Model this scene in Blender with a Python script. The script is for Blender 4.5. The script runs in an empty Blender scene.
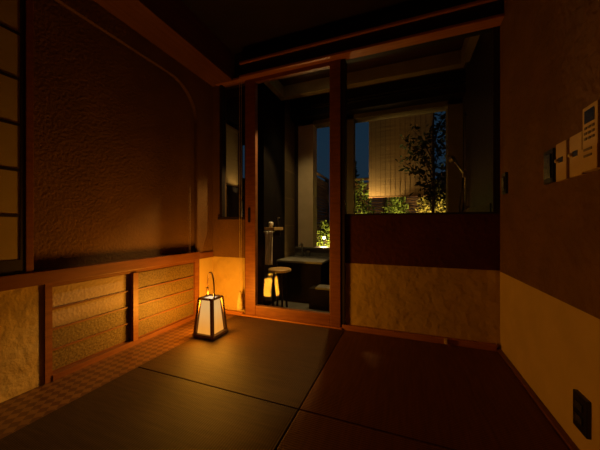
import bpy, bmesh, math, random
from mathutils import Vector, Matrix
random.seed(7)
S = 0.72            # one unit of the plan = camera height = 0.72 m
C = bpy.context.scene.collection
ORG = {}

# ------------------------------------------------------------------ materials
def new_mat(name):
    m = bpy.data.materials.new(name); m.use_nodes = True
    nt = m.node_tree; nt.nodes.clear()
    out = nt.nodes.new('ShaderNodeOutputMaterial')
    return m, nt, out

def mat(name, c1, c2=None, rough=0.7, scale=12.0, detail=6.0, bump=0.0, bscale=None, stretch=(1, 1, 1), spec=0.5,
        metal=0.0, coat=0.0, lo=0.35, hi=0.65, dist=0.01):
    m, nt, out = new_mat(name)
    N, L = nt.nodes, nt.links
    b = N.new('ShaderNodeBsdfPrincipled')
    b.inputs['Roughness'].default_value = rough
    b.inputs['Specular IOR Level'].default_value = spec
    b.inputs['Metallic'].default_value = metal
    b.inputs['Coat Weight'].default_value = coat
    L.new(b.outputs[0], out.inputs[0])
    if c2 is None: c2 = tuple(x * 0.8 for x in c1)
    tc = N.new('ShaderNodeTexCoord'); mp = N.new('ShaderNodeMapping')
    mp.inputs['Scale'].default_value = stretch
    L.new(tc.outputs['Object'], mp.inputs['Vector'])
    nz = N.new('ShaderNodeTexNoise'); nz.inputs['Scale'].default_value = scale; nz.inputs['Detail'].default_value = detail
    L.new(mp.outputs[0], nz.inputs['Vector'])
    cr = N.new('ShaderNodeValToRGB')
    cr.color_ramp.elements[0].position = lo; cr.color_ramp.elements[1].position = hi
    cr.color_ramp.elements[0].color = (*c1, 1); cr.color_ramp.elements[1].color = (*c2, 1)
    L.new(nz.outputs['Fac'], cr.inputs[0]); L.new(cr.outputs[0], b.inputs['Base Color'])
    if bump:
        n2 = N.new('ShaderNodeTexNoise'); n2.inputs['Scale'].default_value = bscale or scale * 4; n2.inputs['Detail'].default_value = 8
        L.new(mp.outputs[0], n2.inputs['Vector'])
        bp = N.new('ShaderNodeBump'); bp.inputs['Strength'].default_value = bump; bp.inputs['Distance'].default_value = dist
        L.new(n2.outputs['Fac'], bp.inputs['Height']); L.new(bp.outputs[0], b.inputs['Normal'])
    return m

M = {}
M['brown'] = mat('brown_plaster', (0.2, 0.105, 0.034), (0.16, 0.083, 0.027), .85, 5, bump=.6, bscale=70, spec=.25, dist=.011)
M['brown_side'] = mat('brown_plaster_coarse', (0.21, 0.112, 0.04), (0.165, 0.088, 0.03), .8, 6, bump=1, bscale=26, spec=.3, dist=.02)
M['maroon'] = mat('dark_russet_plaster', (0.105, 0.03, 0.01), (0.08, 0.023, 0.008), .85, 6, bump=.5, bscale=40, spec=.2)
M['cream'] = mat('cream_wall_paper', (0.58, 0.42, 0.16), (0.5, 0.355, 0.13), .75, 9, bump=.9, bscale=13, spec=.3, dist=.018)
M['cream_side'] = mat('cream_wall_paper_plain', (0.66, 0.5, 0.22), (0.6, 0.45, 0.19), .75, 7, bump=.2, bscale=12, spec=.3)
M['wood'] = mat('reddish_cedar', (0.27, 0.1, 0.03), (0.2, 0.068, 0.02), .42, 9, bump=.08, stretch=(1, 1, 6), spec=.4)
M['woodY'] = mat('reddish_cedar_long', (0.23, 0.085, 0.028), (0.175, 0.06, 0.019), .45, 9, bump=.08, stretch=(6, .6, 6), spec=.4)
M['woodX'] = mat('reddish_cedar_cross', (0.5, 0.2, 0.05), (0.38, 0.14, 0.035), .42, 9, bump=.08, stretch=(.6, 6, 6), spec=.4)
M['soffit'] = mat('cedar_soffit', (0.22, 0.085, 0.028), (0.17, 0.06, 0.018), .6, 7, bump=.1, stretch=(6, .6, 6))
M['dark'] = mat('blackened_wood', (0.022, 0.011, 0.006), (0.014, 0.007, 0.004), .55, 14, bump=.1)
M['ceil'] = mat('dark_ceiling_board', (.022, .010, .006), (.014, .007, .004), .7, 6, bump=.1)
M['boxd'] = mat('dark_brown_box', (.03, .016, .009), (.02, .011, .006), .6, 14)
M['black'] = mat('black_plastic', (.008, .008, .009), (.006, .006, .007), .35, 30)
M['ivory'] = mat('ivory_plastic', (0.72, 0.56, 0.3), (0.68, 0.52, 0.28), .45, 30)
M['lcd'] = mat('dark_display', (.05, .055, .045), (.04, .045, .035), .2, 30)
M['key'] = mat('grey_keys', (.22, .18, .12), (.20, .16, .10), .5, 30)
M['trimpale'] = mat('pale_trim_wood', (0.34, 0.25, 0.085), (0.28, 0.2, 0.065), .6, 9)
M['stone'] = mat('grey_stone', (0.17, 0.165, 0.14), (0.125, 0.12, 0.1), .45, 16, bump=.2)
M['stonefl'] = mat('grey_floor_stone', (0.11, 0.11, 0.095), (0.08, 0.078, 0.068), .4, 10, bump=.2)
M['tubdark'] = mat('dark_slate_front', (.014, .010, .006), (.009, .006, .004), .85, 10, bump=.15, spec=.12)
M['blackwall'] = mat('charcoal_wall', (.006, .005, .004), (.004, .003, .003), .95, 10, spec=.05)
M['column'] = mat('beige_render', (0.72, 0.56, 0.34), (0.62, 0.48, 0.28), .8, 8, bump=.3)
M['post'] = mat('olive_post', (0.17, 0.14, 0.05), (0.13, 0.11, 0.04), .7, 9)
M['slate'] = mat('bath_slate', (0.022, 0.014, 0.008), (0.015, 0.009, 0.005), .5, 9, bump=.3)
M['redceil'] = mat('red_brown_boards', (0.05, 0.016, 0.008), (0.035, 0.011, 0.006), .6, 9, stretch=(.6, 5, 5))
M['chrome'] = mat('brushed_metal', (.6, .58, .54), (.5, .48, .45), .3, 20, metal=1.0)
M['fab'] = mat('pale_towel', (0.8, 0.76, 0.66), (0.7, 0.66, 0.57), .95, 40, bump=.5)
M['tassel'] = mat('cream_tassel', (.62, .50, .30), (.50, .38, .2), .9, 60, bump=.4)
M['hinoki'] = mat('pale_hinoki', (.46, .30, .12), (.38, .24, .09), .5, 10, stretch=(1, 1, 5))
M['ltnwood'] = mat('dark_walnut', (0.2, 0.105, 0.036), (0.14, 0.07, 0.024), .4, 16, stretch=(1, 1, 4))
M['cane'] = mat('pale_cane', (0.26, 0.15, 0.06), (0.2, 0.11, 0.045), .5, 30)
M['pot'] = mat('white_ceramic', (.7, .68, .62), (.65, .63, .58), .25, 20)
M['leaf'] = mat('shrub_leaf', (0.16, 0.24, 0.04), (0.08, 0.13, 0.02), .85, 3, spec=.15)
M['leaf2'] = mat('yellow_green_leaf', (0.22, 0.20, 0.045), (0.10, 0.10, 0.02), .85, 3, spec=.15)
M['leafd'] = mat('dark_pine_leaf', (.016, .028, .014), (.01, .018, .009), .85, 3, spec=.15)
M['leaft'] = mat('tree_leaf', (.035, .05, .018), (.022, .034, .012), .85, 3, spec=.15)
M['bark'] = mat('bark', (.09, .06, .035), (.05, .035, .02), .9, 20, bump=.5)
M['soil'] = mat('garden_soil', (.035, .028, .018), (.022, .017, .011), .95, 12, bump=.6)
M['pebble'] = mat('grey_pebble', (.32, .30, .25), (.22, .21, .18), .7, 14, bump=.2)
M['bamboo'] = mat('aged_bamboo', (.36, .21, .075), (.22, .12, .04), .55, 6, stretch=(.5, .5, 9))
M['reed'] = mat('blind_reed', (0.42, 0.3, 0.13), (0.28, 0.19, 0.08), .6, 5, stretch=(.7, .7, 30), lo=.3, hi=.7)
M['thread'] = mat('dark_thread', (0.14, 0.09, 0.04), (0.12, 0.08, 0.035), .9, 20)
M['sticker'] = mat('grey_sticker', (.30, .27, .2), None, .6, 20)
M['shojipaper'] = mat('shoji_paper', (.50, .40, .16), (.42, .32, .12), .85, 4, bump=.25, bscale=9)

def voro_tiles(name, c1, c2, sx, sy, rough=.4):
    m, nt, out = new_mat(name); N, L = nt.nodes, nt.links
    b = N.new('ShaderNodeBsdfPrincipled'); b.inputs['Roughness'].default_value = rough
    tc = N.new('ShaderNodeTexCoord'); mp = N.new('ShaderNodeMapping'); mp.inputs['Rotation'].default_value = (math.pi/2, 0, math.pi/2)
    br = N.new('ShaderNodeTexBrick'); br.inputs['Scale'].default_value = 1.0
    br.inputs['Brick Width'].default_value = sx; br.inputs['Row Height'].default_value = sy
    br.inputs['Mortar Size'].default_value = .006
    br.inputs['Color1'].default_value = (*c1, 1); br.inputs['Color2'].default_value = (*c2, 1)
    br.inputs['Mortar'].default_value = (c1[0]*1.5, c1[1]*1.5, c1[2]*1.5, 1)
    L.new(tc.outputs['Object'], mp.inputs[0]); L.new(mp.outputs[0], br.inputs[0])
    L.new(br.outputs['Color'], b.inputs['Base Color']); L.new(b.outputs[0], out.inputs[0])
    return m
M['tile'] = voro_tiles('bath_tile', (.20, .145, .075), (.13, .09, .045), .3, .16)

# tatami: rush lines running along one axis, each mat turned against its neighbour
def tatami_mat(name, axis, c1, c2, aniso=.8):
    m, nt, out = new_mat(name); N, L = nt.nodes, nt.links
    b = N.new('ShaderNodeBsdfPrincipled'); b.inputs['Roughness'].default_value = .55
    b.inputs['Specular IOR Level'].default_value = .16
    tc = N.new('ShaderNodeTexCoord'); mp = N.new('ShaderNodeMapping')
    mp.inputs['Scale'].default_value = (1, 12, 1) if axis == 'x' else (12, 1, 1)
    L.new(tc.outputs['Object'], mp.inputs[0])
    nz = N.new('ShaderNodeTexNoise'); nz.inputs['Scale'].default_value = 7; nz.inputs['Detail'].default_value = 8
    L.new(mp.outputs[0], nz.inputs[0])
    cr = N.new('ShaderNodeValToRGB'); cr.color_ramp.elements[0].position = .3; cr.color_ramp.elements[1].position = .7
    cr.color_ramp.elements[0].color = (*c1, 1); cr.color_ramp.elements[1].color = (*c2, 1)
    L.new(nz.outputs[0], cr.inputs[0]); L.new(cr.outputs[0], b.inputs['Base Color'])
    # ribs of the weave
    w = N.new('ShaderNodeTexWave'); w.wave_type = 'BANDS'; w.bands_direction = 'X' if axis == 'x' else 'Y'
    w.inputs['Scale'].default_value = 34.0; w.inputs['Distortion'].default_value = .25
    L.new(tc.outputs['Object'], w.inputs[0])
    w2 = N.new('ShaderNodeTexWave'); w2.wave_type = 'BANDS'; w2.bands_direction = 'Y' if axis == 'x' else 'X'
    w2.inputs['Scale'].default_value = 80.0; w2.inputs['Distortion'].default_value = .6
    L.new(tc.outputs['Object'], w2.inputs[0])
    ad = N.new('ShaderNodeMath'); ad.operation = 'MULTIPLY_ADD'; ad.inputs[1].default_value = .4
    L.new(w2.outputs['Fac'], ad.inputs[0]); L.new(w.outputs['Fac'], ad.inputs[2])
    bp = N.new('ShaderNodeBump'); bp.inputs['Strength'].default_value = .6; bp.inputs['Distance'].default_value = .002
    L.new(ad.outputs[0], bp.inputs['Height']); L.new(bp.outputs[0], b.inputs['Normal'])
    L.new(b.outputs[0], out.inputs[0])
    return m
M['tat1'] = tatami_mat('tatami_sheen_tone_back', 'x', (.078, .041, .011), (.056, .029, .0075))  # tones differ per mat; weave sheen and uneven light put into base colour
M['tat2'] = tatami_mat('tatami_sheen_tone_cross', 'y', (.19, .078, .024), (.135, .054, .017))
M['tat3'] = tatami_mat('tatami_sheen_tone_front', 'x', (.062, .033, .012), (.040, .021, .008))

# checker-woven wooden strip (ajiro)
def ajiro():
    m, nt, out = new_mat('woven_shaved_wood'); N, L = nt.nodes, nt.links
    b = N.new('ShaderNodeBsdfPrincipled'); b.inputs['Roughness'].default_value = .45
    tc = N.new('ShaderNodeTexCoord'); mp = N.new('ShaderNodeMapping'); mp.inputs['Rotation'].default_value = (0, 0, math.pi/4)
    L.new(tc.outputs['Object'], mp.inputs[0])
    ck = N.new('ShaderNodeTexChecker'); ck.inputs['Scale'].default_value = 34
    ck.inputs['Color1'].default_value = (.25, .11, .025, 1); ck.inputs['Color2'].default_value = (.13, .048, .011, 1)
    L.new(mp.outputs[0], ck.inputs[0])
    nz = N.new('ShaderNodeTexNoise'); nz.inputs['Scale'].default_value = 14; L.new(tc.outputs['Object'], nz.inputs[0])
    mx = N.new('ShaderNodeMix'); mx.data_type = 'RGBA'; mx.blend_type = 'MULTIPLY'; mx.inputs[0].default_value = .5
    L.new(ck.outputs[0], mx.inputs[6]); L.new(nz.outputs[0], mx.inputs[7]); L.new(mx.outputs[2], b.inputs['Base Color'])
    bp = N.new('ShaderNodeBump'); bp.inputs['Strength'].default_value = .6; bp.inputs['Distance'].default_value = .004
    L.new(ck.outputs[1], bp.inputs['Height']); L.new(bp.outputs[0], b.inputs['Normal'])
    L.new(b.outputs[0], out.inputs[0]); return m
M['ajiro'] = ajiro()

# gold-flecked fusuma paper; grey-beige upper part paints in light falling through the door
def fusuma(name, lit_z):
    m, nt, out = new_mat(name); N, L = nt.nodes, nt.links
    b = N.new('ShaderNodeBsdfPrincipled'); b.inputs['Roughness'].default_value = .55
    tc = N.new('ShaderNodeTexCoord')
    vo = N.new('ShaderNodeTexVoronoi'); vo.inputs['Scale'].default_value = 75; L.new(tc.outputs['Object'], vo.inputs[0])
    nz = N.new('ShaderNodeTexNoise'); nz.inputs['Scale'].default_value = 105; nz.inputs['Detail'].default_value = 5; L.new(tc.outputs['Object'], nz.inputs[0])
    cr = N.new('ShaderNodeValToRGB')
    cr.color_ramp.elements[0].position = .38; cr.color_ramp.elements[1].position = .62
    cr.color_ramp.elements[0].color = (.10, .062, .018, 1); cr.color_ramp.elements[1].color = (.18, .12, .042, 1)
    L.new(nz.outputs[0], cr.inputs[0])
    L.new(cr.outputs[0], b.inputs['Base Color'])
    if lit_z:
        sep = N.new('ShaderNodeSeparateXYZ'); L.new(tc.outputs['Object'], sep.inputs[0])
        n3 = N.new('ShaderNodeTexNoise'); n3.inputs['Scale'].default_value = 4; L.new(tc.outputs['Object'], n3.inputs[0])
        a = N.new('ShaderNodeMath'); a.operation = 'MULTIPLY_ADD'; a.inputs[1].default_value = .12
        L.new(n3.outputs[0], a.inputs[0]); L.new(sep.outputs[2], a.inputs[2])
        mr = N.new('ShaderNodeMapRange'); mr.inputs[1].default_value = lit_z; mr.inputs[2].default_value = lit_z + .06
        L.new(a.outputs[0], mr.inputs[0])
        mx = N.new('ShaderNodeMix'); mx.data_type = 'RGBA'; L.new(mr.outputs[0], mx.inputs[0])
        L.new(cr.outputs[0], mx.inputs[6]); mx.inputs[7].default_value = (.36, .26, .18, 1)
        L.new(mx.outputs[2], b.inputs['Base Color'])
    bp = N.new('ShaderNodeBump'); bp.inputs['Strength'].default_value = .4; bp.inputs['Distance'].default_value = .003
    L.new(vo.outputs[0], bp.inputs['Height']); L.new(bp.outputs[0], b.inputs['Normal'])
    L.new(b.outputs[0], out.inputs[0]); return m
M['fus1'] = fusuma('flecked_paper_lit_top', .27)
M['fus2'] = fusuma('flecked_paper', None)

def glass(name, base):
    m, nt, out = new_mat(name); N, L = nt.nodes, nt.links
    t = N.new('ShaderNodeBsdfTransparent'); t.inputs[0].default_value = (.93, .95, .93, 1)
    g = N.new('ShaderNodeBsdfGlossy'); g.inputs['Roughness'].default_value = .012
    lw = N.new('ShaderNodeLayerWeight'); lw.inputs['Blend'].default_value = .5
    p = N.new('ShaderNodeMath'); p.operation = 'POWER'; p.inputs[1].default_value = 4; L.new(lw.outputs['Facing'], p.inputs[0])
    a = N.new('ShaderNodeMath'); a.operation = 'MULTIPLY_ADD'; a.inputs[1].default_value = .8; a.inputs[2].default_value = base
    L.new(p.outputs[0], a.inputs[0])
    mx = N.new('ShaderNodeMixShader'); L.new(a.outputs[0], mx.inputs[0]); L.new(t.outputs[0], mx.inputs[1]); L.new(g.outputs[0], mx.inputs[2])
    L.new(mx.outputs[0], out.inputs[0]); return m
M['glass'] = glass('door_glass', .013)
M['glass2'] = glass('window_glass', .025)

def emit(name, col, k):
    m, nt, out = new_mat(name)
    e = nt.nodes.new('ShaderNodeEmission'); e.inputs[0].default_value = (*col, 1); e.inputs[1].default_value = k
    nt.links.new(e.outputs[0], out.inputs[0]); return m
def lantern_paper(name, col, k, clear, through):
    m, nt, out = new_mat(name); N, L = nt.nodes, nt.links
    t = N.new('ShaderNodeBsdfTransparent'); e = N.new('ShaderNodeEmission')
    tl = N.new('ShaderNodeBsdfTranslucent'); tl.inputs[0].default_value = (*through, 1)
    tc = N.new('ShaderNodeTexCoord'); nz = N.new('ShaderNodeTexNoise'); nz.inputs['Scale'].default_value = 14; nz.inputs['Detail'].default_value = 4
    L.new(tc.outputs['Object'], nz.inputs[0])
    mr = N.new('ShaderNodeMapRange'); mr.inputs[3].default_value = k * .88; mr.inputs[4].default_value = k * 1.12
    L.new(nz.outputs[0], mr.inputs[0]); L.new(mr.outputs[0], e.inputs[1]); sp = N.new('ShaderNodeSeparateXYZ'); L.new(tc.outputs['Object'], sp.inputs[0])
    gr = N.new('ShaderNodeMapRange'); gr.inputs[1].default_value = .08*S; gr.inputs[2].default_value = .27*S; L.new(sp.outputs[2], gr.inputs[0])
    cm = N.new('ShaderNodeMix'); cm.data_type = 'RGBA'; L.new(gr.outputs[0], cm.inputs[0])
    cm.inputs[6].default_value = (1.12, .42, .055, 1); cm.inputs[7].default_value = (*col, 1); L.new(cm.outputs[2], e.inputs[0])
    ad = N.new('ShaderNodeAddShader'); L.new(tl.outputs[0], ad.inputs[0]); L.new(e.outputs[0], ad.inputs[1])
    mx = N.new('ShaderNodeMixShader'); mx.inputs[0].default_value = 1 - clear
    L.new(t.outputs[0], mx.inputs[1]); L.new(ad.outputs[0], mx.inputs[2]); L.new(mx.outputs[0], out.inputs[0]); return m
M['ltnpaper'] = lantern_paper('lantern_paper', (1, .54, .17), .74, .0, (.0004, .0003, .0003))
M['ltntop'] = lantern_paper('lantern_paper_top', (1, .68, .36), 1.1, .0, (.0004, .0003, .0003))
M['bulb'] = emit('bulb', (1, .45, .06), 1.6)
M['spotglow'] = emit('lamp_lens', (1, .72, .35), 14)
M['dlglow'] = emit('downlight_lens', (1, .86, .62), 4)

# ------------------------------------------------------------------ mesh helpers (plan units)
def bm_new(): return bmesh.new()
def box(bm, x0, x1, y0, y1, z0, z1, bev=0.0):
    vs = [bm.verts.new((x, y, z)) for x in (x0, x1) for y in (y0, y1) for z in (z0, z1)]
    F = [(0, 1, 3, 2), (4, 6, 7, 5), (0, 4, 5, 1), (2, 3, 7, 6), (0, 2, 6, 4), (1, 5, 7, 3)]
    fs = [bm.faces.new([vs[i] for i in f]) for f in F]
    if bev:
        es = list({e for f in fs for e in f.edges})
        bmesh.ops.bevel(bm, geom=es, offset=bev, segments=2, affect='EDGES', profile=.6)
    return bm
def tube(bm, pts, r, n=8, r2=None):
    pts = [Vector(p) for p in pts]; rings = []
    for i, p in enumerate(pts):
        d = (pts[min(i+1, len(pts)-1)] - pts[max(i-1, 0)]).normalized()
        u = d.cross(Vector((0, 0, 1)))
        if u.length < .05: u = d.cross(Vector((1, 0, 0)))
        u.normalize(); v = d.cross(u)
        rr = r if r2 is None else r + (r2 - r) * i / (len(pts) - 1)
        rings.append([bm.verts.new(p + (u*math.cos(a) + v*math.sin(a))*rr) for a in [2*math.pi*k/n for k in range(n)]])
    for a, b in zip(rings, rings[1:]):
        for k in range(n): bm.faces.new((a[k], a[(k+1) % n], b[(k+1) % n], b[k]))
    bm.faces.new(rings[0][::-1]); bm.faces.new(rings[-1])
    return bm
def lathe(bm, prof, c, n=24):
    rings = [[bm.verts.new((c[0]+r*math.cos(2*math.pi*k/n), c[1]+r*math.sin(2*math.pi*k/n), c[2]+z)) for k in range(n)] for r, z in prof]
    for a, b in zip(rings, rings[1:]):
        for k in range(n): bm.faces.new((a[k], a[(k+1) % n], b[(k+1) % n], b[k]))
    bm.faces.new(rings[0][::-1]); bm.faces.new(rings[-1]); return bm
def hexa(bm, bot, top):
    b = [bm.verts.new(p) for p in bot]; t = [bm.verts.new(p) for p in top]
    bm.faces.new(b[::-1]); bm.faces.new(t)
    for k in range(4): bm.faces.new((b[k], b[(k+1) % 4], t[(k+1) % 4], t[k]))
    return bm
def prism_yz(bm, poly, x0, x1):
    a = [bm.verts.new((x0, y, z)) for y, z in poly]; b = [bm.verts.new((x1, y, z)) for y, z in poly]
    bm.faces.new(a); bm.faces.new(b[::-1]); n = len(poly)
    for k in range(n): bm.faces.new((a[k], b[k], b[(k+1) % n], a[(k+1) % n]))
    return bm

def obj(name, bm, m, parent=None, smooth=False, kind=None, label=None, cat=None, group=None, origin=None):
    bmesh.ops.recalc_face_normals(bm, faces=bm.faces)
    if parent is None:
        xs = [v.co for v in bm.verts]
        o0 = Vector(origin) if origin else Vector(((min(v.x for v in xs)+max(v.x for v in xs))/2, (min(v.y for v in xs)+max(v.y for v in xs))/2, min(v.z for v in xs)))
    else: o0 = ORG[parent.name]
    for v in bm.verts: v.co = (v.co - o0) * S
    me = bpy.data.meshes.new(name); bm.to_mesh(me); bm.free()
    if smooth:
        for p in me.polygons: p.use_smooth = True
    me.materials.append(M[m])
    o = bpy.data.objects.new(name, me); C.objects.link(o)
    if parent is None: o.location = o0 * S
    else: o.parent = parent
    ORG[o.name] = o0
    if kind: o['kind'] = kind
    if label: o['label'] = label
    if cat: o['category'] = cat
    if group: o['group'] = group
    return o
def thing(name, loc, label=None, cat=None, group=None, kind=None):
    o = bpy.data.objects.new(name, None); C.objects.link(o); o.empty_display_size = .05
    o.location = Vector(loc) * S; ORG[o.name] = Vector(loc)
    if label: o['label'] = label
    if cat: o['category'] = cat
    if group: o['group'] = group
    if kind: o['kind'] = kind
    return o
def struct(name, bm, m): return obj(name, bm, m, kind='structure')
B_ = lambda *a: box(bm_new(), *a)
def lampobj(name, kind, loc, power, col, size=.03, parent=None, aim=None, angle=None, blend=.3):
    l = bpy.data.lights.new(name, kind); l.energy = power; l.color = col; l.shadow_soft_size = size
    if kind == 'SPOT': l.spot_size = angle; l.spot_blend = blend
    o = bpy.data.objects.new(name, l); C.objects.link(o)
    if parent: o.parent = parent; o.location = (Vector(loc) - ORG[parent.name]) * S
    else: o.location = Vector(loc) * S
    if aim is not None:
        o.rotation_euler = (Vector(aim) - Vector(loc)).to_track_quat('-Z', 'Y').to_euler()
    return o

XL, XR, YB = -2.14, .72, 2.64       # faces of the left, right and back walls
YR = -1.25                          # wall behind the camera
ZC = 2.98

# ------------------------------------------------------------------ room shell
struct('floor', B_(XL-.3, XR, YR, YB+.02, -.12, -.055), 'dark')
struct('floor', B_(XL, -1.775, YR, YB-.05, -.055, -.004), 'ajiro')
# back sill under the sliding door
struct('trim_1', B_(-1.70, -.57, 2.585, YB+.03, -.055, .012, .004), 'woodX')
struct('baseboard_back', B_(-.57, .69, 2.60, YB, -.055, .042, .005), 'woodX')
struct('baseboard_back_left', B_(XL, -1.70, 2.60, YB, -.055, .03, .005), 'woodX')
struct('baseboard_right', B_(.69, XR, YR, YB, -.055, .012, .004), 'woodY')
# right wall: cream paper below, brown plaster above
struct('wall_right', B_(XR, XR+.12, YR, YB+.12, .63, 3.1), 'brown_side')
struct('wall_right_lower', B_(XR, XR+.12, YR, YB+.12, -.12, .63), 'cream_side')
# back wall
struct('wall_back', B_(-.57, XR, YB, YB+.12, .637, 1.10), 'maroon')
struct('wall_back_lower', B_(-.57, XR, YB, YB+.12, -.12, .637), 'cream')
struct('wall_back_left', B_(XL-.02, -1.67, YB, YB+.12, .637, 1.085), 'brown')
struct('wall_back_left_lower', B_(XL-.02, -1.67, YB, YB+.12, -.12, .637), 'cream')
struct('wall_back_jamb', B_(XL-.3, -2.035, YB, YB+.12, 1.085, 3.1), 'brown')
struct('wall_back_top', B_(XL-.3, XR, YB, YB+.12, 2.66, 3.1), 'boxd')
struct('wall_rear', B_(XL-.3, XR+.12, YR-.12, YR, -.12, 3.1), 'brown')
struct('ceiling', B_(XL-.3, XR+.12, YR-.12, YB+.12, ZC, 3.12), 'ceil')
# left wall
struct('wall_left_lower', B_(XL-.3, XL, YR, 1.018, -.12, .64), 'cream')
struct('wall_left_corner', B_(XL-.3, XL, 2.40, YB, -.12, .64), 'cream_side')
arch = [(YB, .70), (2.385, .70), (2.385, 2.14)]
r_ = .36; cy, cz = 2.385 - r_, 2.14
for k in range(1, 13):
    a = math.pi/2 * k / 12
    arch.append((cy + r_*math.cos(a), cz + r_*math.sin(a)))
arch += [(YR, 2.50), (YR, ZC), (YB, ZC)]
struct('wall_left', prism_yz(bm_new(), arch, XL-.03, XL), 'brown')
arch2 = [(YB, .70), (2.40, .70), (2.40, 2.14)] + [(cy + (r_+.015)*math.cos(math.pi/2*k/12), cz + (r_+.015)*math.sin(math.pi/2*k/12)) for k in range(1, 13)] + [(YR, 2.515), (YR, ZC), (YB, ZC)]
struct('wall_left_reveal', prism_yz(bm_new(), arch2, XL-.055, XL-.03), 'brown')
struct('wall_left_alcove', B_(XL-.3, XL-.055, YR, YB, .64, ZC), 'brown')
# cupboard recess back
struct('wall_left_recess', B_(XL-.3, XL-.12, 1.018, 2.40, -.12, .64), 'dark')
# sill board along the whole left wall
struct('trim_2', box(bm_new(), XL-.055, XL+.025, YR, 2.40, .632, .716, .004), 'woodY')
struct('trim_3', box(bm_new(), XL-.055, XL+.012, 2.40, YB, .632, .700, .003), 'woodY')
# slender post between the paper screen and the alcove
struct('trim_4', box(bm_new(), XL-.02, XL+.012, .925, .962, .716, 2.70, .003), 'wood')
# soffit dropped along the left wall
struct('trim_5', box(bm_new(), XL, -1.83, YR, YB, 2.66, ZC, .003), 'soffit')
# head box above door and window with its two lips
hb = thing('trim_6', (-.49, 2.56, 2.62), kind='structure')
obj('head_box', B_(-1.685, XR, 2.55, YB, 2.65, 2.775), 'boxd', hb)
obj('lip', box(bm_new(), -1.695, XR, 2.525, YB, 2.625, 2.65, .004), 'woodX', hb)
obj('lip', box(bm_new(), -1.695, XR, 2.525, YB, 2.775, 2.80, .004), 'woodX', hb)
struct('trim_7', box(bm_new(), -2.07, -1.69, 2.60, YB+.06, 2.655, 2.68, .003), 'woodX')

# ------------------------------------------------------------------ sliding glass door
d1 = thing('door_1', (-1.12, 2.62, 0), kind='structure')
fr = bm_new()
box(fr, -1.665, -1.535, 2.60, 2.655, .012, 2.63, .005)      # left stile
box(fr, -.695, -.585, 2.60, 2.655, .012, 2.63, .005)        # right stile
box(fr, -1.535, -.695, 2.602, 2.653, .012, .125, .005)      # bottom rail
box(fr, -1.535, -.695, 2.602, 2.653, 2.585, 2.63, .003)
obj('door_frame', fr, 'wood', d1)
obj('glass_pane', B_(-1.54, -.69, 2.624, 2.632, .12, 2.59), 'glass', d1)
fp = bm_new(); box(fp, -1.625, -1.595, 2.592, 2.602, 1.04, 1.20, .004)
obj('finger_pull', fp, 'black', d1)
struct('trim_8', box(bm_new(), -1.678, -1.665, 2.61, 2.70, 0.012, 2.64, .003), 'dark')
struct('trim_9', box(bm_new(), -.585, -.545, 2.61, 2.72, .012, 2.64, .003), 'dark')
# big fixed window over the low wall
w1 = thing('window_1', (.07, 2.68, 1.10), kind='structure')
wf = bm_new()
box(wf, -.545, .70, 2.64, 2.72, 1.10, 1.118, .002); box(wf, .675, .70, 2.645, 2.70, 1.118, 2.64, .002)
box(wf, .70, .72, 2.64, 2.76, 1.10, 2.66)
obj('window_frame', wf, 'dark', w1)
obj('glass_pane', B_(-.545, .69, 2.668, 2.676, 1.112, 2.65), 'glass2', w1)
# narrow window left of the door
w2 = thing('window_2', (-1.86, 2.68, 1.085), kind='structure')
wf = bm_new()
box(wf, -2.035, -2.0, 2.63, 2.70, 1.085, 2.655, .003); box(wf, -1.690, -1.678, 2.66, 2.70, 1.085, 2.655, .002)
box(wf, -2.05, -1.69, 2.615, 2.72, 1.075, 1.105, .003)
obj('window_frame', wf, 'dark', w2)
obj('glass_pane', B_(-2.005, -1.685, 2.664, 2.672, 1.10, 2.655), 'glass2', w2)

# ------------------------------------------------------------------ built-in low cupboard
cup = thing('low_cupboard', (XL, 1.7, 0), 'built-in low cupboard with two gold-flecked paper sliding doors under the alcove sill', 'cupboard')
obj('post', B_(XL-.02, XL+.014, 1.018, 1.056, -.03, .632), 'wood', cup)
obj('post', B_(XL-.02, XL+.014, 2.335, 2.40, -.03, .632), 'wood', cup)
obj('top_rail', B_(XL-.06, XL+.006, 1.056, 2.335, .605, .632), 'woodY', cup)
obj('bottom_rail', B_(XL-.06, XL+.02, 1.056, 2.335, -.03, .035), 'woodY', cup)
def cup_door(y0, y1, x, m, nstile):
    d = obj('sliding_door', B_(x-.03, x-.012, y0, y1, .035, .605), 'woodY', cup)
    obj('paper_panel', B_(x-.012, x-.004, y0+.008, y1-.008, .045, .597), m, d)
    for z in (.185, .32, .455):
        obj('bar', B_(x-.008, x+.006, y0+.008, y1-.008, z-.006, z+.006), 'woodY', d)
    if nstile: obj('stile', B_(x-.012, x+.018, y0, y0+.045, .035, .605), 'wood', d)
    return d
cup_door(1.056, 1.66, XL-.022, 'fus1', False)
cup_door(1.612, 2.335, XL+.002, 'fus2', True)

# ------------------------------------------------------------------ paper screen at the far left
sh = thing('paper_screen', (XL, .55, .716), 'tall paper screen with dark horizontal bars standing on the sill at far left', 'screen')
obj('paper', B_(XL-.004, XL+.001, .1, .905, .74, 2.66), 'shojipaper', sh)
obj('stile', B_(XL-.03, XL+.006, .903, .925, .716, 2.70), 'dark', sh)
obj('stile', B_(XL-.03, XL+.006, .06, .10, .716, 2.70), 'dark', sh)
obj('rail', B_(XL-.03, XL+.006, .10, .903, .716, .80), 'dark', sh)
obj('rail', B_(XL-.03, XL+.006, .10, .903, 2.62, 2.70), 'dark', sh)
for z in (1.06, 1.33, 1.60, 1.87, 2.14, 2.41):
    obj('bar', B_(XL-.003, XL+.005, .10, .903, z-.008, z+.008), 'dark', sh)

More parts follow.
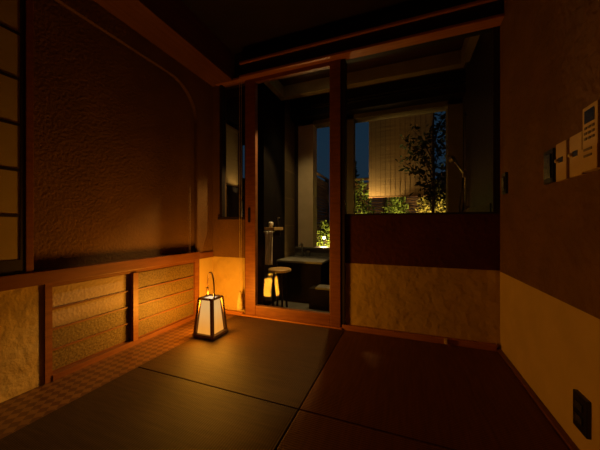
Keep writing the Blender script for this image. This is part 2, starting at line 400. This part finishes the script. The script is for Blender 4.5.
# ------------------------------------------------------------------ tatami mats
def tatami(x0, x1, y0, y1, m, label):
    bm = bm_new(); g = .003
    box(bm, x0+g, x1-g, y0+g, y1-g, -.055, 0, .005)
    return obj('tatami_mat', bm, m, label=label, cat='tatami mat', group='square borderless tatami mats', origin=((x0+x1)/2, (y0+y1)/2, -.055))
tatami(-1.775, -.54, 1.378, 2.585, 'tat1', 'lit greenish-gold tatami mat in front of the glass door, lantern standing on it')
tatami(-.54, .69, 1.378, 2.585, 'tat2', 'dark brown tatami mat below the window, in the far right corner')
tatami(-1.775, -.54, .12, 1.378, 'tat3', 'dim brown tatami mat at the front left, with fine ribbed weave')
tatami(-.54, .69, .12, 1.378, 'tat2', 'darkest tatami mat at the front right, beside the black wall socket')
for y0, y1 in ((YR, .12),):
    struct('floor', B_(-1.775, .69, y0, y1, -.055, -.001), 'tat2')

# ------------------------------------------------------------------ paper lantern
LX, LY = -1.668, 2.03
ln = thing('paper_lantern', (LX, LY, 0), 'glowing square paper floor lantern with dark wooden base and arched handle', 'lantern')
bs = bm_new(); box(bs, LX-.118, LX+.118, LY-.108, LY+.108, .008, .034, .004)
for sx in (-1, 1):
    for sy in (-1, 1): box(bs, LX+sx*.1-.012, LX+sx*.1+.012, LY+sy*.09-.012, LY+sy*.09+.012, 0, .009)
obj('base', bs, 'ltnwood', ln)
h0, h1, zb, zt = .094, .068, .034, .338
def cpt(h, z, sx, sy): return (LX+sx*h, LY+sy*h, z)
for sx in (-1, 1):
    for sy in (-1, 1):
        w = .0125
        def sq(h, z):
            cx, cy_ = LX+sx*h, LY+sy*h
            return [(cx-w, cy_-w, z), (cx+w, cy_-w, z), (cx+w, cy_+w, z), (cx-w, cy_+w, z)]
        obj('corner_post', hexa(bm_new(), sq(h0, zb), sq(h1, zt)), 'ltnwood', ln)
tf = bm_new()
for s_ in (-1, 1):
    box(tf, LX-h1-.012, LX+h1+.012, LY+s_*h1-.009, LY+s_*h1+.009, zt-.004, zt+.012)
    box(tf, LX+s_*h1-.009, LX+s_*h1+.009, LY-h1+.009, LY+h1-.009, zt-.004, zt+.012)
obj('top_frame', tf, 'ltnwood', ln)
t_ = .002
for ax, s_ in (('x', 1), ('x', -1), ('y', 1), ('y', -1)):
    bm = bm_new()
    def q(h, z, o):
        h = h - .0128
        if ax == 'x': return [(LX+s_*h, LY-h, z), (LX+s_*(h-t_), LY-h, z), (LX+s_*(h-t_), LY+h, z), (LX+s_*h, LY+h, z)]
        return [(LX-h+t_, LY+s_*h, z), (LX+h-t_, LY+s_*h, z), (LX+h-t_, LY+s_*(h-t_), z), (LX-h+t_, LY+s_*(h-t_), z)]
    hexa(bm, q(h0, zb, 0), q(h1, zt-.004, 0)); obj('paper_panel', bm, 'ltnpaper', ln)
obj('top_paper', B_(LX-h1+.009, LX+h1-.009, LY-h1+.009, LY+h1-.009, zt-.004, zt-.001), 'ltntop', ln)
hp = []
for k in range(25):
    a = math.pi * k / 24
    hp.append((LX + .066*math.cos(a), LY - .036*math.cos(a), zt+.10 + .135*math.sin(a)))
hp = [(LX+.066, LY-.036, zt-.004)] + hp + [(LX-.066, LY+.036, zt-.004)]
obj('handle', tube(bm_new(), hp, .0065, 8), 'ltnwood', ln, smooth=True)
obj('handle_grip', tube(bm_new(), [(LX-.066, LY+.036, zt), (LX-.066, LY+.036, zt+.085)], .011, 8), 'cane', ln, smooth=True, label='pale cane wrapping on the rear leg of the handle')
bb = bm_new(); lathe(bb, [(.006, 0), (.02, .02), (.024, .04), (.016, .06), (.003, .066)], (LX, LY, .134), 12)
obj('bulb', bb, 'bulb', ln, smooth=True)
obj('bulb_holder_shade', lathe(bm_new(), [(.012, 0), (.012, .088), (.050, .094), (.052, .100), (.012, .100)], (LX, LY, .034), 20), 'ltnwood', ln)  # holder with a wide disk added to block the bulb's downward light
# the glow of each paper side: a panel light lying just in front of the paper
def panel_light(name, c, nrm, w_, h_, power):
    l = bpy.data.lights.new(name, 'AREA'); l.shape = 'RECTANGLE'; l.size = w_*S; l.size_y = h_*S
    l.energy = power; l.color = (1, .37, .022)
    o = bpy.data.objects.new(name, l); C.objects.link(o); o.parent = ln
    o.location = (Vector(c) - ORG[ln.name]) * S
    o.rotation_euler = Vector(nrm).to_track_quat('-Z', 'Y').to_euler()
hm, zm = (h0+h1)/2 + .006, (zb+zt)/2
for nx, ny in ((1, 0), (-1, 0), (0, 1), (0, -1)):
    panel_light('paper_glow', (LX+nx*hm, LY+ny*hm, .205), (nx, ny, .20), .105, .24, 2.9)
panel_light('paper_glow', (LX, LY, zt+.016), (0, 0, 1), .10, .10, 1.0)

# ------------------------------------------------------------------ pull cord with tassel
pc = thing('pull_cord', (-1.705, 2.575, .12), 'looped pull cord ending in a cream tassel beside the door frame', 'pull cord')
obj('cord', tube(bm_new(), [(-1.722, 2.575, 2.655), (-1.722, 2.575, 1.0), (-1.712, 2.575, .26)], .0022, 5), 'tassel', pc)
obj('cord', tube(bm_new(), [(-1.698, 2.575, 2.655), (-1.698, 2.575, 1.0), (-1.704, 2.575, .26)], .0022, 5), 'tassel', pc)
obj('tassel', lathe(bm_new(), [(.008, .20), (.016, .185), (.014, .17), (.022, .15), (.032, .08), (.040, .0), (.034, -.004)], (-1.705, 2.56, .075), 14), 'tassel', pc, smooth=True)
struct('trim_10', B_(-1.735, -1.685, 2.56, 2.60, 2.655, 2.67), 'dark')

# ------------------------------------------------------------------ right wall fittings
def plate(name, y0, y1, z0, z1, m, label, cat, group=None, th=.016):
    t = thing(name, (XR, (y0+y1)/2, z0), label, cat, group)
    obj('plate', box(bm_new(), XR-th, XR+.004, y0, y1, z0, z1, .004), m, t)
    return t
t = plate('light_switch', 2.455, 2.545, 1.245, 1.405, 'black', 'small black light switch on the brown wall nearest the window corner', 'switch')
obj('rocker', B_(XR-.024, XR-.016, 2.475, 2.525, 1.275, 1.375), 'lcd', t)
t = plate('wall_switch', 1.757, 1.858, 1.225, 1.40, 'black', 'black wall switch beside the two ivory control panels', 'switch')
obj('rocker', B_(XR-.022, XR-.016, 1.775, 1.84, 1.25, 1.375), 'lcd', t)
for y0, y1, lb in ((1.642, 1.736, 'ivory wall control panel next to the black switch'), (1.522, 1.616, 'ivory wall control panel next to the white remote control')):
    t = plate('control_panel', y0, y1, 1.222, 1.408, 'ivory', lb, 'control panel', 'ivory control panels on the right wall', .013)
    obj('display', B_(XR-.015, XR-.013, y0+.028, y0+.066, 1.31, 1.335), 'lcd', t)
    kn = bm_new(); tube(kn, [(XR-.012, y1-.016, 1.323), (XR-.022, y1-.016, 1.323)], .009, 10)
    obj('knob', kn, 'ivory', t, smooth=True)
rc = thing('remote_control', (XR, 1.452, 1.225), 'white air-conditioner remote control with display and keys, in its wall holder', 'remote control')
obj('body', box(bm_new(), XR-.026, XR-.004, 1.392, 1.490, 1.24, 1.49, .005), 'ivory', rc)
obj('holder', box(bm_new(), XR-.031, XR+.004, 1.386, 1.496, 1.225, 1.32, .003), 'ivory', rc)
obj('display', B_(XR-.028, XR-.026, 1.41, 1.472, 1.42, 1.472), 'lcd', rc)
for zz in (1.40, 1.378, 1.356):
    for yy in (1.41, 1.434, 1.458): obj('button', B_(XR-.029, XR-.026, yy, yy+.014, zz-.004, zz+.006), 'key', rc)
for zz in (1.31, 1.285): obj('button', B_(XR-.034, XR-.031, 1.415, 1.465, zz-.004, zz+.005), 'key', rc)
t = plate('wall_socket', 1.483, 1.583, .112, .268, 'black', 'black double wall socket on the cream lower part of the right wall', 'socket')
for zz in (.148, .205): obj('outlet', B_(XR-.020, XR-.016, 1.508, 1.558, zz, zz+.03), 'lcd', t)
cl = bm_new(); box(cl, .31, .335, 2.575, 2.60, 0, .045, .004)
obj('door_stop', cl, 'ivory', label='tiny pale peg standing against the back skirting board under the window', cat='door stop')

# ------------------------------------------------------------------ bath terrace beyond the glass
YO = 4.05
struct('floor', B_(-3.6, 1.3, 2.66, YO+.25, -.12, -.035), 'stonefl')
struct('wall_bath_right', B_(.70, .80, 2.76, YO+.2, -.035, 2.95), 'slate')
struct('wall_bath_left', B_(-1.76, -1.66, 3.02, 3.66, -.035, 2.95), 'blackwall')
struct('wall_bath_tiled', B_(-1.76, -1.66, 3.66, YO, -.035, 2.95), 'tile')
struct('wall_bath_far', B_(-1.76, .70, YO, YO+.2, -.035, .64), 'stone')
struct('window_3', box(bm_new(), -1.66, .70, YO-.03, YO+.22, .64, .665, .004), 'stone')
struct('wall_bath_column', B_(-1.60, -1.35, YO, YO+.2, .665, 2.95), 'column')
struct('wall_bath_jamb', B_(-1.76, -1.60, YO, YO+.2, .64, 2.95), 'dark')
struct('wall_bath_post', B_(-.875, -.715, YO, YO+.16, .665, 2.95), 'post')
struct('wall_bath_post', B_(.53, .70, YO, YO+.2, .665, 2.95), 'post')
struct('wall_bath_header', B_(-1.60, .70, YO, YO+.2, 2.60, 2.95), 'post')
struct('trim_11', B_(-1.66, .70, YO-.18, YO, 2.66, 2.95), 'black')
rl = bm_new(); box(rl, -1.66, .70, YO-.20, YO-.185, 2.80, 2.812); box(rl, -1.66, .70, YO-.20, YO-.185, 2.76, 2.768)
struct('trim_12', rl, 'chrome')
struct('ceiling_bath', B_(-1.76, .80, 2.76, YO+.2, 2.95, 3.05), 'redceil')
tp = bm_new()
box(tp, -1.66, .62, 3.44, 3.54, 2.80, 2.95); box(tp, .58, .66, 2.78, 3.44, 2.80, 2.95); box(tp, -1.66, -1.58, 2.78, 3.44, 2.80, 2.95)
struct('trim_13', tp, 'trimpale')
struct('roof', B_(-1.9, 1.3, YO+.2, 5.15, 3.18, 3.28), 'dark')

# raised stone ledge of the bath and a step before it
lg = thing('stone_bath_ledge', (-1.3, 3.7, -.035), 'dark bath surround with a pale grey stone top below the garden opening', 'bath')
obj('surround', B_(-1.655, -1.03, 3.42, YO-.001, -.035, .50), 'tubdark', lg)
obj('stone_top', box(bm_new(), -1.66, -1.0, 3.38, YO-.001, .50, .53, .006), 'stone', lg)
st = thing('bath_step', (-.9, 3.15, -.035), 'low dark bath step with a pale stone tread, lower right in the glass door', 'step')
obj('block', B_(-1.12, -.42, 3.20, 3.37, -.035, .22), 'tubdark', st)
obj('stone_top', box(bm_new(), -1.03, -.42, 3.18, 3.37, .22, .245, .004), 'stone', st)

# stool
sx_, sy_ = -1.475, 3.10
sl = thing('bath_stool', (sx_, sy_, -.035), 'round pale wooden bath stool standing behind the glass door beside the towel', 'stool')
obj('seat', lathe(bm_new(), [(.12, 0), (.145, .008), (.145, .03), (.135, .038)], (sx_, sy_, .425), 28), 'hinoki', sl, smooth=False)
for a in (45, 135, 225, 315):
    ca, sa = math.cos(math.radians(a)), math.sin(math.radians(a))
    obj('leg', tube(bm_new(), [(sx_+.07*ca, sy_+.07*sa, .428), (sx_+.095*ca, sy_+.095*sa, -.035)], .014, 8), 'tubdark', sl, smooth=True)

# shelf, towel, small things
sf = thing('wooden_shelf', (-1.6, 3.12, .90), 'small pale wooden shelf on the dark bath wall, bathing things on it', 'shelf')
obj('board', box(bm_new(), -1.66, -1.52, 3.03, 3.30, .945, .985, .004), 'hinoki', sf)
obj('bracket', B_(-1.66, -1.55, 3.05, 3.065, .87, .945), 'dark', sf)
obj('bracket', B_(-1.66, -1.55, 3.26, 3.275, .87, .945), 'dark', sf)
obj('towel_rail', tube(bm_new(), [(-1.66, 3.018, .93), (-1.51, 3.018, .93)], .006, 8), 'chrome', sf)
obj('rail_bracket', B_(-1.53, -1.52, 3.015, 3.035, .925, .955), 'dark', sf)
tw = bm_new(); n = 18; rows = 14; fr_, bk = [], []
for j in range(rows):
    z = .937 - j*(.42/(rows-1)); rf, rb = [], []
    for i in range(n):
        u = i/(n-1); y = 3.03 + (u-.5)*.02; x = -1.64 + u*.11*(1-.15*j/rows)
        dy = .008*math.sin(u*17 + j*.25)
        rf.append(tw.verts.new((x, 3.012+dy, z))); rb.append(tw.verts.new((x, 3.025+dy, z)))
    fr_.append(rf); bk.append(rb)
for j in range(rows-1):
    for i in range(n-1):
        tw.faces.new((fr_[j][i], fr_[j][i+1], fr_[j+1][i+1], fr_[j+1][i])); tw.faces.new((bk[j][i], bk[j+1][i], bk[j+1][i+1], bk[j][i+1]))
for j in range(rows-1):
    tw.faces.new((fr_[j][0], fr_[j+1][0], bk[j+1][0], bk[j][0])); tw.faces.new((fr_[j][-1], bk[j][-1], bk[j+1][-1], fr_[j+1][-1]))
for i in range(n-1):
    tw.faces.new((fr_[0][i], bk[0][i], bk[0][i+1], fr_[0][i+1])); tw.faces.new((fr_[-1][i], fr_[-1][i+1], bk[-1][i+1], bk[-1][i]))
obj('towel', tw, 'fab', smooth=True, label='pale towel hanging from the front of the small wooden shelf', cat='towel')
obj('soap_cup', lathe(bm_new(), [(.018, 0), (.03, .02), (.032, .05), (.026, .068), (.022, .066), (.02, .02)], (-1.60, 3.10, .985), 18), 'pot', smooth=True, label='small round white cup on the wooden bath shelf', cat='cup')
bo = thing('soap_bottle', (-1.56, 3.22, .985), 'slim dark pump bottle at the end of the wooden bath shelf', 'bottle')
obj('body', lathe(bm_new(), [(.018, 0), (.02, .004), (.02, .07), (.008, .085), (.008, .095)], (-1.56, 3.22, .985), 16), 'tubdark', bo, smooth=True)
obj('pump', tube(bm_new(), [(-1.56, 3.22, 1.08), (-1.56, 3.22, 1.11), (-1.53, 3.22, 1.108)], .004, 8), 'chrome', bo)
# spout over the ledge
sp = thing('bath_spout', (-1.42, 3.98, .53), 'small upright metal bath spout on the stone ledge by the garden opening', 'spout')
obj('pipe', tube(bm_new(), [(-1.5, 3.97, .53), (-1.5, 3.97, .70), (-1.5, 3.93, .73), (-1.5, 3.87, .70)], .014, 10), 'chrome', sp, smooth=True)
obj('valve', lathe(bm_new(), [(.022, 0), (.022, .05), (.03, .055), (.03, .08), (.01, .09)], (-1.41, 3.97, .53), 14), 'chrome', sp, smooth=True)

# shower on the right bath wall
sw = thing('hand_shower', (.68, 3.7, 1.1), 'hand shower on a slim wall bar with a dark hose, right of the bamboo blind', 'shower')
obj('bar', tube(bm_new(), [(.665, 3.70, 1.18), (.665, 3.70, 2.35)], .008, 8), 'chrome', sw, smooth=True)
for z in (1.22, 2.3): obj('bracket', tube(bm_new(), [(.665, 3.70, z), (.70, 3.70, z)], .010, 8), 'chrome', sw)
obj('handle', tube(bm_new(), [(.655, 3.72, 1.62), (.60, 3.80, 1.76), (.56, 3.84, 1.84)], .014, 8), 'chrome', sw, smooth=True)
obj('shower_head', tube(bm_new(), [(.565, 3.835, 1.84), (.535, 3.86, 1.82)], .045, 14), 'chrome', sw, smooth=False)
obj('hose', tube(bm_new(), [(.655, 3.72, 1.62), (.64, 3.78, 1.45), (.63, 3.86, 1.25), (.65, 3.92, 1.12), (.68, 3.94, 1.2), (.70, 3.94, 1.3)], .011, 8), 'black', sw, smooth=True)
obj('slider', box(bm_new(), .64, .68, 3.685, 3.735, 1.58, 1.66, .004), 'chrome', sw)
obj('wall_sticker', B_(.698, .70, 2.93, 3.08, 1.13, 1.155), 'sticker', label='small grey sticker strip low on the wall seen through the window', cat='sticker')
struct('trim_14', B_(.685, .70, 2.78, 3.95, 1.05, 1.20), 'post')

# ------------------------------------------------------------------ bamboo blinds
def blind(x0, x1, y, z0, z1, label, name='bamboo_blind', axis='x'):
    t = thing(name, ((x0+x1)/2 if axis == 'x' else y, y if axis == 'x' else (x0+x1)/2, z0), label, 'bamboo blind')
    def bx(bm, a0, a1, off0, off1, c0, c1):
        if axis == 'x': box(bm, a0, a1, y+off0, y+off1, c0, c1)
        else: box(bm, y+off0, y+off1, a0, a1, c0, c1)
    bm = bm_new(); n = int((z1-z0)/.0125)
    for k in range(n):
        z = z0 + (k+.5)*(z1-z0)/n; w = .0056
        bx(bm, x0, x1, -.003 + random.uniform(-.001, .001), .003, z-w, z+w)
    obj('reeds', bm, 'reed', t)
    nth = max(3, int((x1-x0)/.075))
    bm = bm_new()
    for k in range(nth):
        a = x0 + (k+.5)*(x1-x0)/nth
        bx(bm, a-.002, a+.002, -.006, -.0035, z0, z1)
    obj('threads', bm, 'thread', t)
    bm = bm_new(); bx(bm, x0-.005, x1+.005, -.009, .009, z0-.016, z0); obj('bottom_bar', bm, 'cane', t)
    bm = bm_new(); bx(bm, x0-.005, x1+.005, -.011, .011, z1, z1+.03); obj('top_bar', bm, 'cane', t)
    for a in (x0+.1, x1-.1):
        bm = bm_new()
        if axis == 'x': tube(bm, [(a, y, z1+.03), (a, y, 3.18)], .003, 5)
        else: tube(bm, [(y, a, z1+.03), (y, a, 2.56)], .003, 5)
        obj('hanging_cord', bm, 'thread', t)
    return t
blind(-.60, .44, 4.95, 1.515, 3.08, 'large bamboo reed blind hanging in the garden opening, lit amber from below')
# added blind standing in for a reflection in the narrow window, with its post
blind(3.20, 3.58, -2.42, 1.62, 2.45, 'narrow bamboo reed blind added in place of a reflection in the slim window left of the door', axis='y')
struct('roof_side', B_(-3.6, -1.76, 2.76, 4.5, 2.56, 2.62), 'blackwall')
struct('wall_side_top', B_(-3.6, -1.76, 2.77, 2.9, 2.56, 3.1), 'blackwall')
struct('trim_15', B_(-2.46, -2.38, 3.60, 3.65, -.035, 2.56), 'dark')
struct('wall_side_low', B_(-2.46, -2.38, 2.9, 3.60, -.035, 1.58), 'blackwall')
struct('wall_side_garden', B_(-3.4, -3.3, 3.2, 5.6, -.06, 2.05), 'blackwall')

# ------------------------------------------------------------------ garden
struct('ground', B_(-9, 9, YO+.2, 16, -.30, -.06), 'soil')
def fence(x0, x1, y0, y1, z1, label):
    t = thing('bamboo_fence', ((x0+x1)/2, (y0+y1)/2, -.06), label, 'fence', 'bamboo garden fences')
    L = math.hypot(x1-x0, y1-y0); bm = bm_new(); n = 30
    for k in range(n):
        z = -.02 + (k+.5)*(z1-.02)/n
        tube(bm, [(x0, y0, z), (x1, y1, z)], (z1/n)*.47, 7)
    obj('canes', bm, 'bamboo', t, smooth=True)
    m_ = max(2, int(L/1.2))
    for k in range(m_+1):
        f_ = k/m_; x, y = x0+(x1-x0)*f_, y0+(y1-y0)*f_
        obj('post', tube(bm_new(), [(x, y+.0, -.06), (x, y+.0, z1+.05)], .06, 10), 'bark', t, smooth=True)
    obj('cap', tube(bm_new(), [(x0, y0, z1+.05), (x1, y1, z1+.05)], .035, 8), 'bamboo', t, smooth=True)
    return t
fence(-1.98, -1.98, 4.6, 7.15, 2.22, 'bamboo fence running away along the left side of the garden')
fence(-1.85, 3.6, 7.35, 7.35, 2.20, 'bamboo fence across the back of the garden')

def leaves(bm, pts, size, up=.3):
    for p in pts:
        d = Vector((random.gauss(0, 1), random.gauss(0, 1), random.gauss(up, .8))).normalized()
        s = d.cross(Vector((random.gauss(0, 1), random.gauss(0, 1), random.gauss(0, 1)))).normalized()
        n = d.cross(s); l = size*random.uniform(.6, 1.3); w = l*.42; p = Vector(p)
        a = bm.verts.new(p); b = bm.verts.new(p+d*l*.5+s*w*.5+n*l*.08); c = bm.verts.new(p+d*l); e = bm.verts.new(p+d*l*.5-s*w*.5+n*l*.08)
        m = bm.verts.new(p+d*l*.5)
        bm.faces.new((a, b, m)); bm.faces.new((b, c, m)); bm.faces.new((c, e, m)); bm.faces.new((e, a, m))
def leaf_obj(name, bm, m, parent):
    o0 = ORG[parent.name]
    for v in bm.verts: v.co = (v.co - o0)*S
    me = bpy.data.meshes.new(name); bm.to_mesh(me); bm.free(); me.materials.append(M[m])
    o = bpy.data.objects.new(name, me); C.objects.link(o); o.parent = parent; return o
def shrub(x, y, rx, ry, h, n, size, m, label, z0=-.06):
    t = thing('garden_shrub', (x, y, z0), label, 'shrub', 'leafy shrubs in the garden bed')
    stems = bm_new(); tips = []
    for k in range(9):
        a = random.uniform(0, 2*math.pi); q_ = random.uniform(.2, .8)
        e = (x+rx*q_*math.cos(a), y+ry*q_*math.sin(a), z0+h*random.uniform(.6, .95))
        tube(stems, [(x+.03*math.cos(a), y+.03*math.sin(a), z0), ((x+e[0])/2, (y+e[1])/2, z0+h*.45), e], .012, 5, .004)
    obj('stems', stems, 'bark', t)
    bm = bm_new(); pts = []
    while len(pts) < n:
        u = [random.uniform(-1, 1) for _ in range(3)]
        r = math.sqrt(sum(v*v for v in u))
        if .45 < r < 1: pts.append((x+u[0]*rx, y+u[1]*ry, z0+h*(.55+u[2]*.45)))
    leaves(bm, pts, size); leaf_obj('foliage', bm, m, t); return t
# seen through the door
shrub(-1.48, 5.25, .30, .28, 1.15, 1500, .075, 'leaf', 'bright green shrub over the garden lamp, seen through the glass door')
shrub(-1.35, 6.1, .36, .32, 1.45, 900, .08, 'leaf', 'taller green shrub behind the lamp-lit shrub, seen through the glass door')
# bed under the blind
shrub(-.82, 5.33, .28, .25, 1.95, 2200, .07, 'leaf', 'green shrub below the left edge of the large blind')
shrub(-.17, 5.72, .29, .25, 1.74, 1800, .07, 'leaf', 'green shrub under the left half of the large blind')
shrub(.46, 5.42, .29, .25, 1.84, 1800, .07, 'leaf2', 'yellowish shrub under the right half of the large blind')
shrub(.60, 6.50, .28, .22, 2.05, 2000, .08, 'leaf2', 'tall yellow-green shrub right of the large blind')
shrub(-.12, 6.3, .32, .28, 1.60, 800, .08, 'leaf', 'green shrub in the back row behind the large blind')
shrub(1.12, 5.38, .27, .24, 1.80, 1600, .075, 'leaf2', 'yellow-green shrub at the far right end of the garden bed')

# maple-like tree to the right, thin branches across the blind
tr = thing('garden_tree', (.40, 4.60, -.06), 'slender garden tree with dark sparse leaves at the right edge of the blind', 'tree')
bm = bm_new()
tube(bm, [(.40, 4.60, -.06), (.38, 4.60, .8), (.41, 4.58, 1.6), (.40, 4.60, 2.5), (.42, 4.6, 2.95)], .028, 8, .010)
obj('trunk', bm, 'bark', tr, smooth=True)
bm = bm_new(); lv = []
def br(p, e, r=.010):
    p, e = Vector(p), Vector(e); m_ = (p+e)/2+Vector((0, 0, .06)); tube(bm, [p, m_, e], r, 5, .003)
    for k in range(40):
        f_ = random.uniform(.35, 1.05); q_ = p.lerp(e, f_)
        lv.append(q_+Vector((random.gauss(0, .06), max(-.12, min(.08, random.gauss(0, .05))), random.gauss(0, .055))))
for e in [(.12, 4.6, 2.25), (-.05, 4.62, 2.05), (.2, 4.55, 1.9), (.12, 4.6, 2.5), (.3, 4.5, 2.4), (.24, 4.6, 1.65), (.5, 4.5, 2.6), (.60, 4.6, 2.75), (.64, 4.7, 2.45), (.56, 4.6, 2.3), (.62, 4.7, 2.0), (.5, 4.6, 1.75), (.66, 4.6, 2.8), (.3, 4.5, 2.05), (.0, 4.6, 2.35), (.62, 4.6, 1.6)]:
    z = max(1.3, e[2]-.5); br((.40, 4.60, z), e)
obj('branches', bm, 'bark', tr)
bm = bm_new(); leaves(bm, lv, .10, 0); leaf_obj('foliage', bm, 'leaft', tr)

# far trees beyond the fence
def conifer(x, y, h, r, n, label):
    t = thing('conifer_tree', (x, y, -.06), label, 'tree', 'dark trees beyond the fence')
    obj('trunk', tube(bm_new(), [(x, y, -.06), (x, y, h)], .07, 7, .01), 'bark', t)
    bm = bm_new(); pts = []
    for k in range(n):
        f_ = random.random()**.8; z = h*(.15+.85*f_)
        rr = r*(1-f_)*(.75+.35*math.sin(z*16))*random.random()**.4; a = random.uniform(0, 2*math.pi)
        pts.append((x+rr*math.cos(a), y+rr*math.sin(a), z))
    leaves(bm, pts, .14, -.2); leaf_obj('foliage', bm, 'leafd', t)
conifer(-1.55, 8.6, 3.05, .62, 1500, 'dark conifer beyond the fence with its tip left of the large blind')
conifer(-3.2, 9.2, 2.5, .8, 1300, 'dark low conifer beyond the fence seen through the glass door')
conifer(-.15, 10.2, 2.7, .7, 1300, 'dark conifer beyond the fence behind the large blind')

# stones around the lamp
for (x, y, r, lb) in ((-1.42, 4.62, .07, 'small grey stone left of the garden lamp'), (-1.27, 4.50, .06, 'small grey stone in front of the garden lamp'), (-1.05, 4.7, .08, 'grey stone right of the garden lamp, half behind the door frame')):
    bm = bm_new(); bmesh.ops.create_icosphere(bm, subdivisions=3, radius=r)
    for v in bm.verts:
        v.co = Vector((v.co.x*1.3, v.co.y, v.co.z*.8)) * (1+.12*math.sin(v.co.x*50)*math.cos(v.co.y*43)); v.co += Vector((x, y, r*.7-.06+.0))
    obj('garden_stone', bm, 'pebble', smooth=True, label=lb, cat='stone', group='stones beside the garden lamp')

def garden_lamp(x, y, z, aim, power, label, col=(1, .62, .24), ang=120, lr=.027):
    t = thing('garden_lamp', (x, y, -.06), label, 'lamp', 'small garden spotlights')
    obj('stake', tube(bm_new(), [(x, y, -.06), (x, y, z-.02)], .01, 8), 'black', t)
    d = (Vector(aim)-Vector((x, y, z))).normalized(); p = Vector((x, y, z))
    obj('head', tube(bm_new(), [p-d*.07, p], .033, 14), 'black', t)
    obj('lens', tube(bm_new(), [p, p+d*.004], lr, 14), 'spotglow', t)
    lampobj('lamp_light', 'SPOT', tuple(p+d*.02), power, col, .03, t, aim, math.radians(ang), .5)
garden_lamp(-1.40, 4.85, .78, (-1.45, 4.15, .95), 16, 'bright small garden spotlight glaring among leaves behind the glass door', ang=95)
garden_lamp(-1.12, 4.52, .40, (-1.5, 5.8, .9), 110, 'low garden spotlight turned towards the left fence and its shrubs', ang=130)
garden_lamp(-.57, 4.78, 1.18, (-.44, 4.95, 1.62), 30, 'garden spotlight under the lower left corner of the large blind', ang=96)
garden_lamp(.12, 5.0, .80, (.5, 5.9, 1.4), 42, 'garden spotlight low among the shrubs behind the large blind', ang=140, lr=.012)
garden_lamp(.62, 4.85, .80, (.7, 5.8, 1.5), 42, 'garden spotlight under the yellow-green shrub right of the blind', ang=130, lr=.012)
garden_lamp(-2.30, 3.45, 1.45, (-2.415, 3.45, 1.72), 2.2, 'tiny spotlight added to light the narrow side blind from below', ang=80, lr=.006)  # added lamp that gives the stand-in side blind its gold lower edge

# recessed spot in the bath ceiling, shining into the tatami room
dl = thing('ceiling_spotlight', (-.82, 3.34, 2.95), 'small ceiling spotlight over the bath terrace, behind the right door frame', 'spotlight')
dp = Vector((-.82, 3.34, 2.86)); aim = Vector((-1.66, 2.45, 0)); dd = (aim-dp).normalized()
obj('housing', tube(bm_new(), [dp-dd*.085, dp], .045, 16), 'black', dl)
obj('lens', tube(bm_new(), [dp, dp+dd*.006], .036, 16), 'dlglow', dl)
lampobj('spot_light', 'SPOT', tuple(dp+dd*.02), 88, (1, .60, .22), .03, dl, tuple(aim), math.radians(58), .3)

# second ceiling spot, unseen, added to light the bath column and ledge
d2 = thing('ceiling_spotlight', (-1.25, 2.95, 2.95), 'ceiling spotlight added to light the bath column and ledge, unseen behind the head box of the door', 'spotlight')
dp = Vector((-1.25, 2.95, 2.88)); aim = Vector((-1.40, 4.0, .75)); dd = (aim-dp).normalized()
obj('housing', tube(bm_new(), [dp-dd*.07, dp], .04, 16), 'black', d2)
obj('lens', tube(bm_new(), [dp, dp+dd*.006], .032, 16), 'dlglow', d2)
lampobj('spot_light', 'SPOT', tuple(dp+dd*.02), 16, (1, .68, .30), .03, d2, tuple(aim), math.radians(62), .8)

# ------------------------------------------------------------------ world: last dusk light
w = bpy.data.worlds.new('dusk'); bpy.context.scene.world = w; w.use_nodes = True
nt = w.node_tree; nt.nodes.clear()
o = nt.nodes.new('ShaderNodeOutputWorld'); b = nt.nodes.new('ShaderNodeBackground')
tc = nt.nodes.new('ShaderNodeTexCoord'); sp_ = nt.nodes.new('ShaderNodeSeparateXYZ'); cr = nt.nodes.new('ShaderNodeValToRGB')
nt.links.new(tc.outputs['Generated'], sp_.inputs[0]); nt.links.new(sp_.outputs[2], cr.inputs[0])
cr.color_ramp.elements[0].position = 0.0; cr.color_ramp.elements[0].color = (.011, .022, .036, 1)
cr.color_ramp.elements[1].position = .9; cr.color_ramp.elements[1].color = (.004, .010, .024, 1)
e = cr.color_ramp.elements.new(.3); e.color = (.008, .021, .040, 1)
nt.links.new(cr.outputs[0], b.inputs[0]); b.inputs[1].default_value = 1.0; nt.links.new(b.outputs[0], o.inputs[0])

# ------------------------------------------------------------------ camera
cam = bpy.data.cameras.new('camera'); cam.sensor_width = 36; cam.lens = 36*271/600; cam.shift_y = 1/600
cam.clip_start = .02
co = bpy.data.objects.new('camera', cam); C.objects.link(co); co.location = (0, 0, S)
co.rotation_euler = (math.pi/2, 0, math.atan(105/271))
sc = bpy.context.scene; sc.camera = co
sc.view_settings.view_transform = 'Standard'; sc.view_settings.look = 'None'
sc.view_settings.exposure = 0; sc.view_settings.gamma = 1
sc.cycles.use_denoising = True
sc.cycles.max_bounces = 8; sc.cycles.transparent_max_bounces = 16
sc.cycles.sample_clamp_indirect = 4
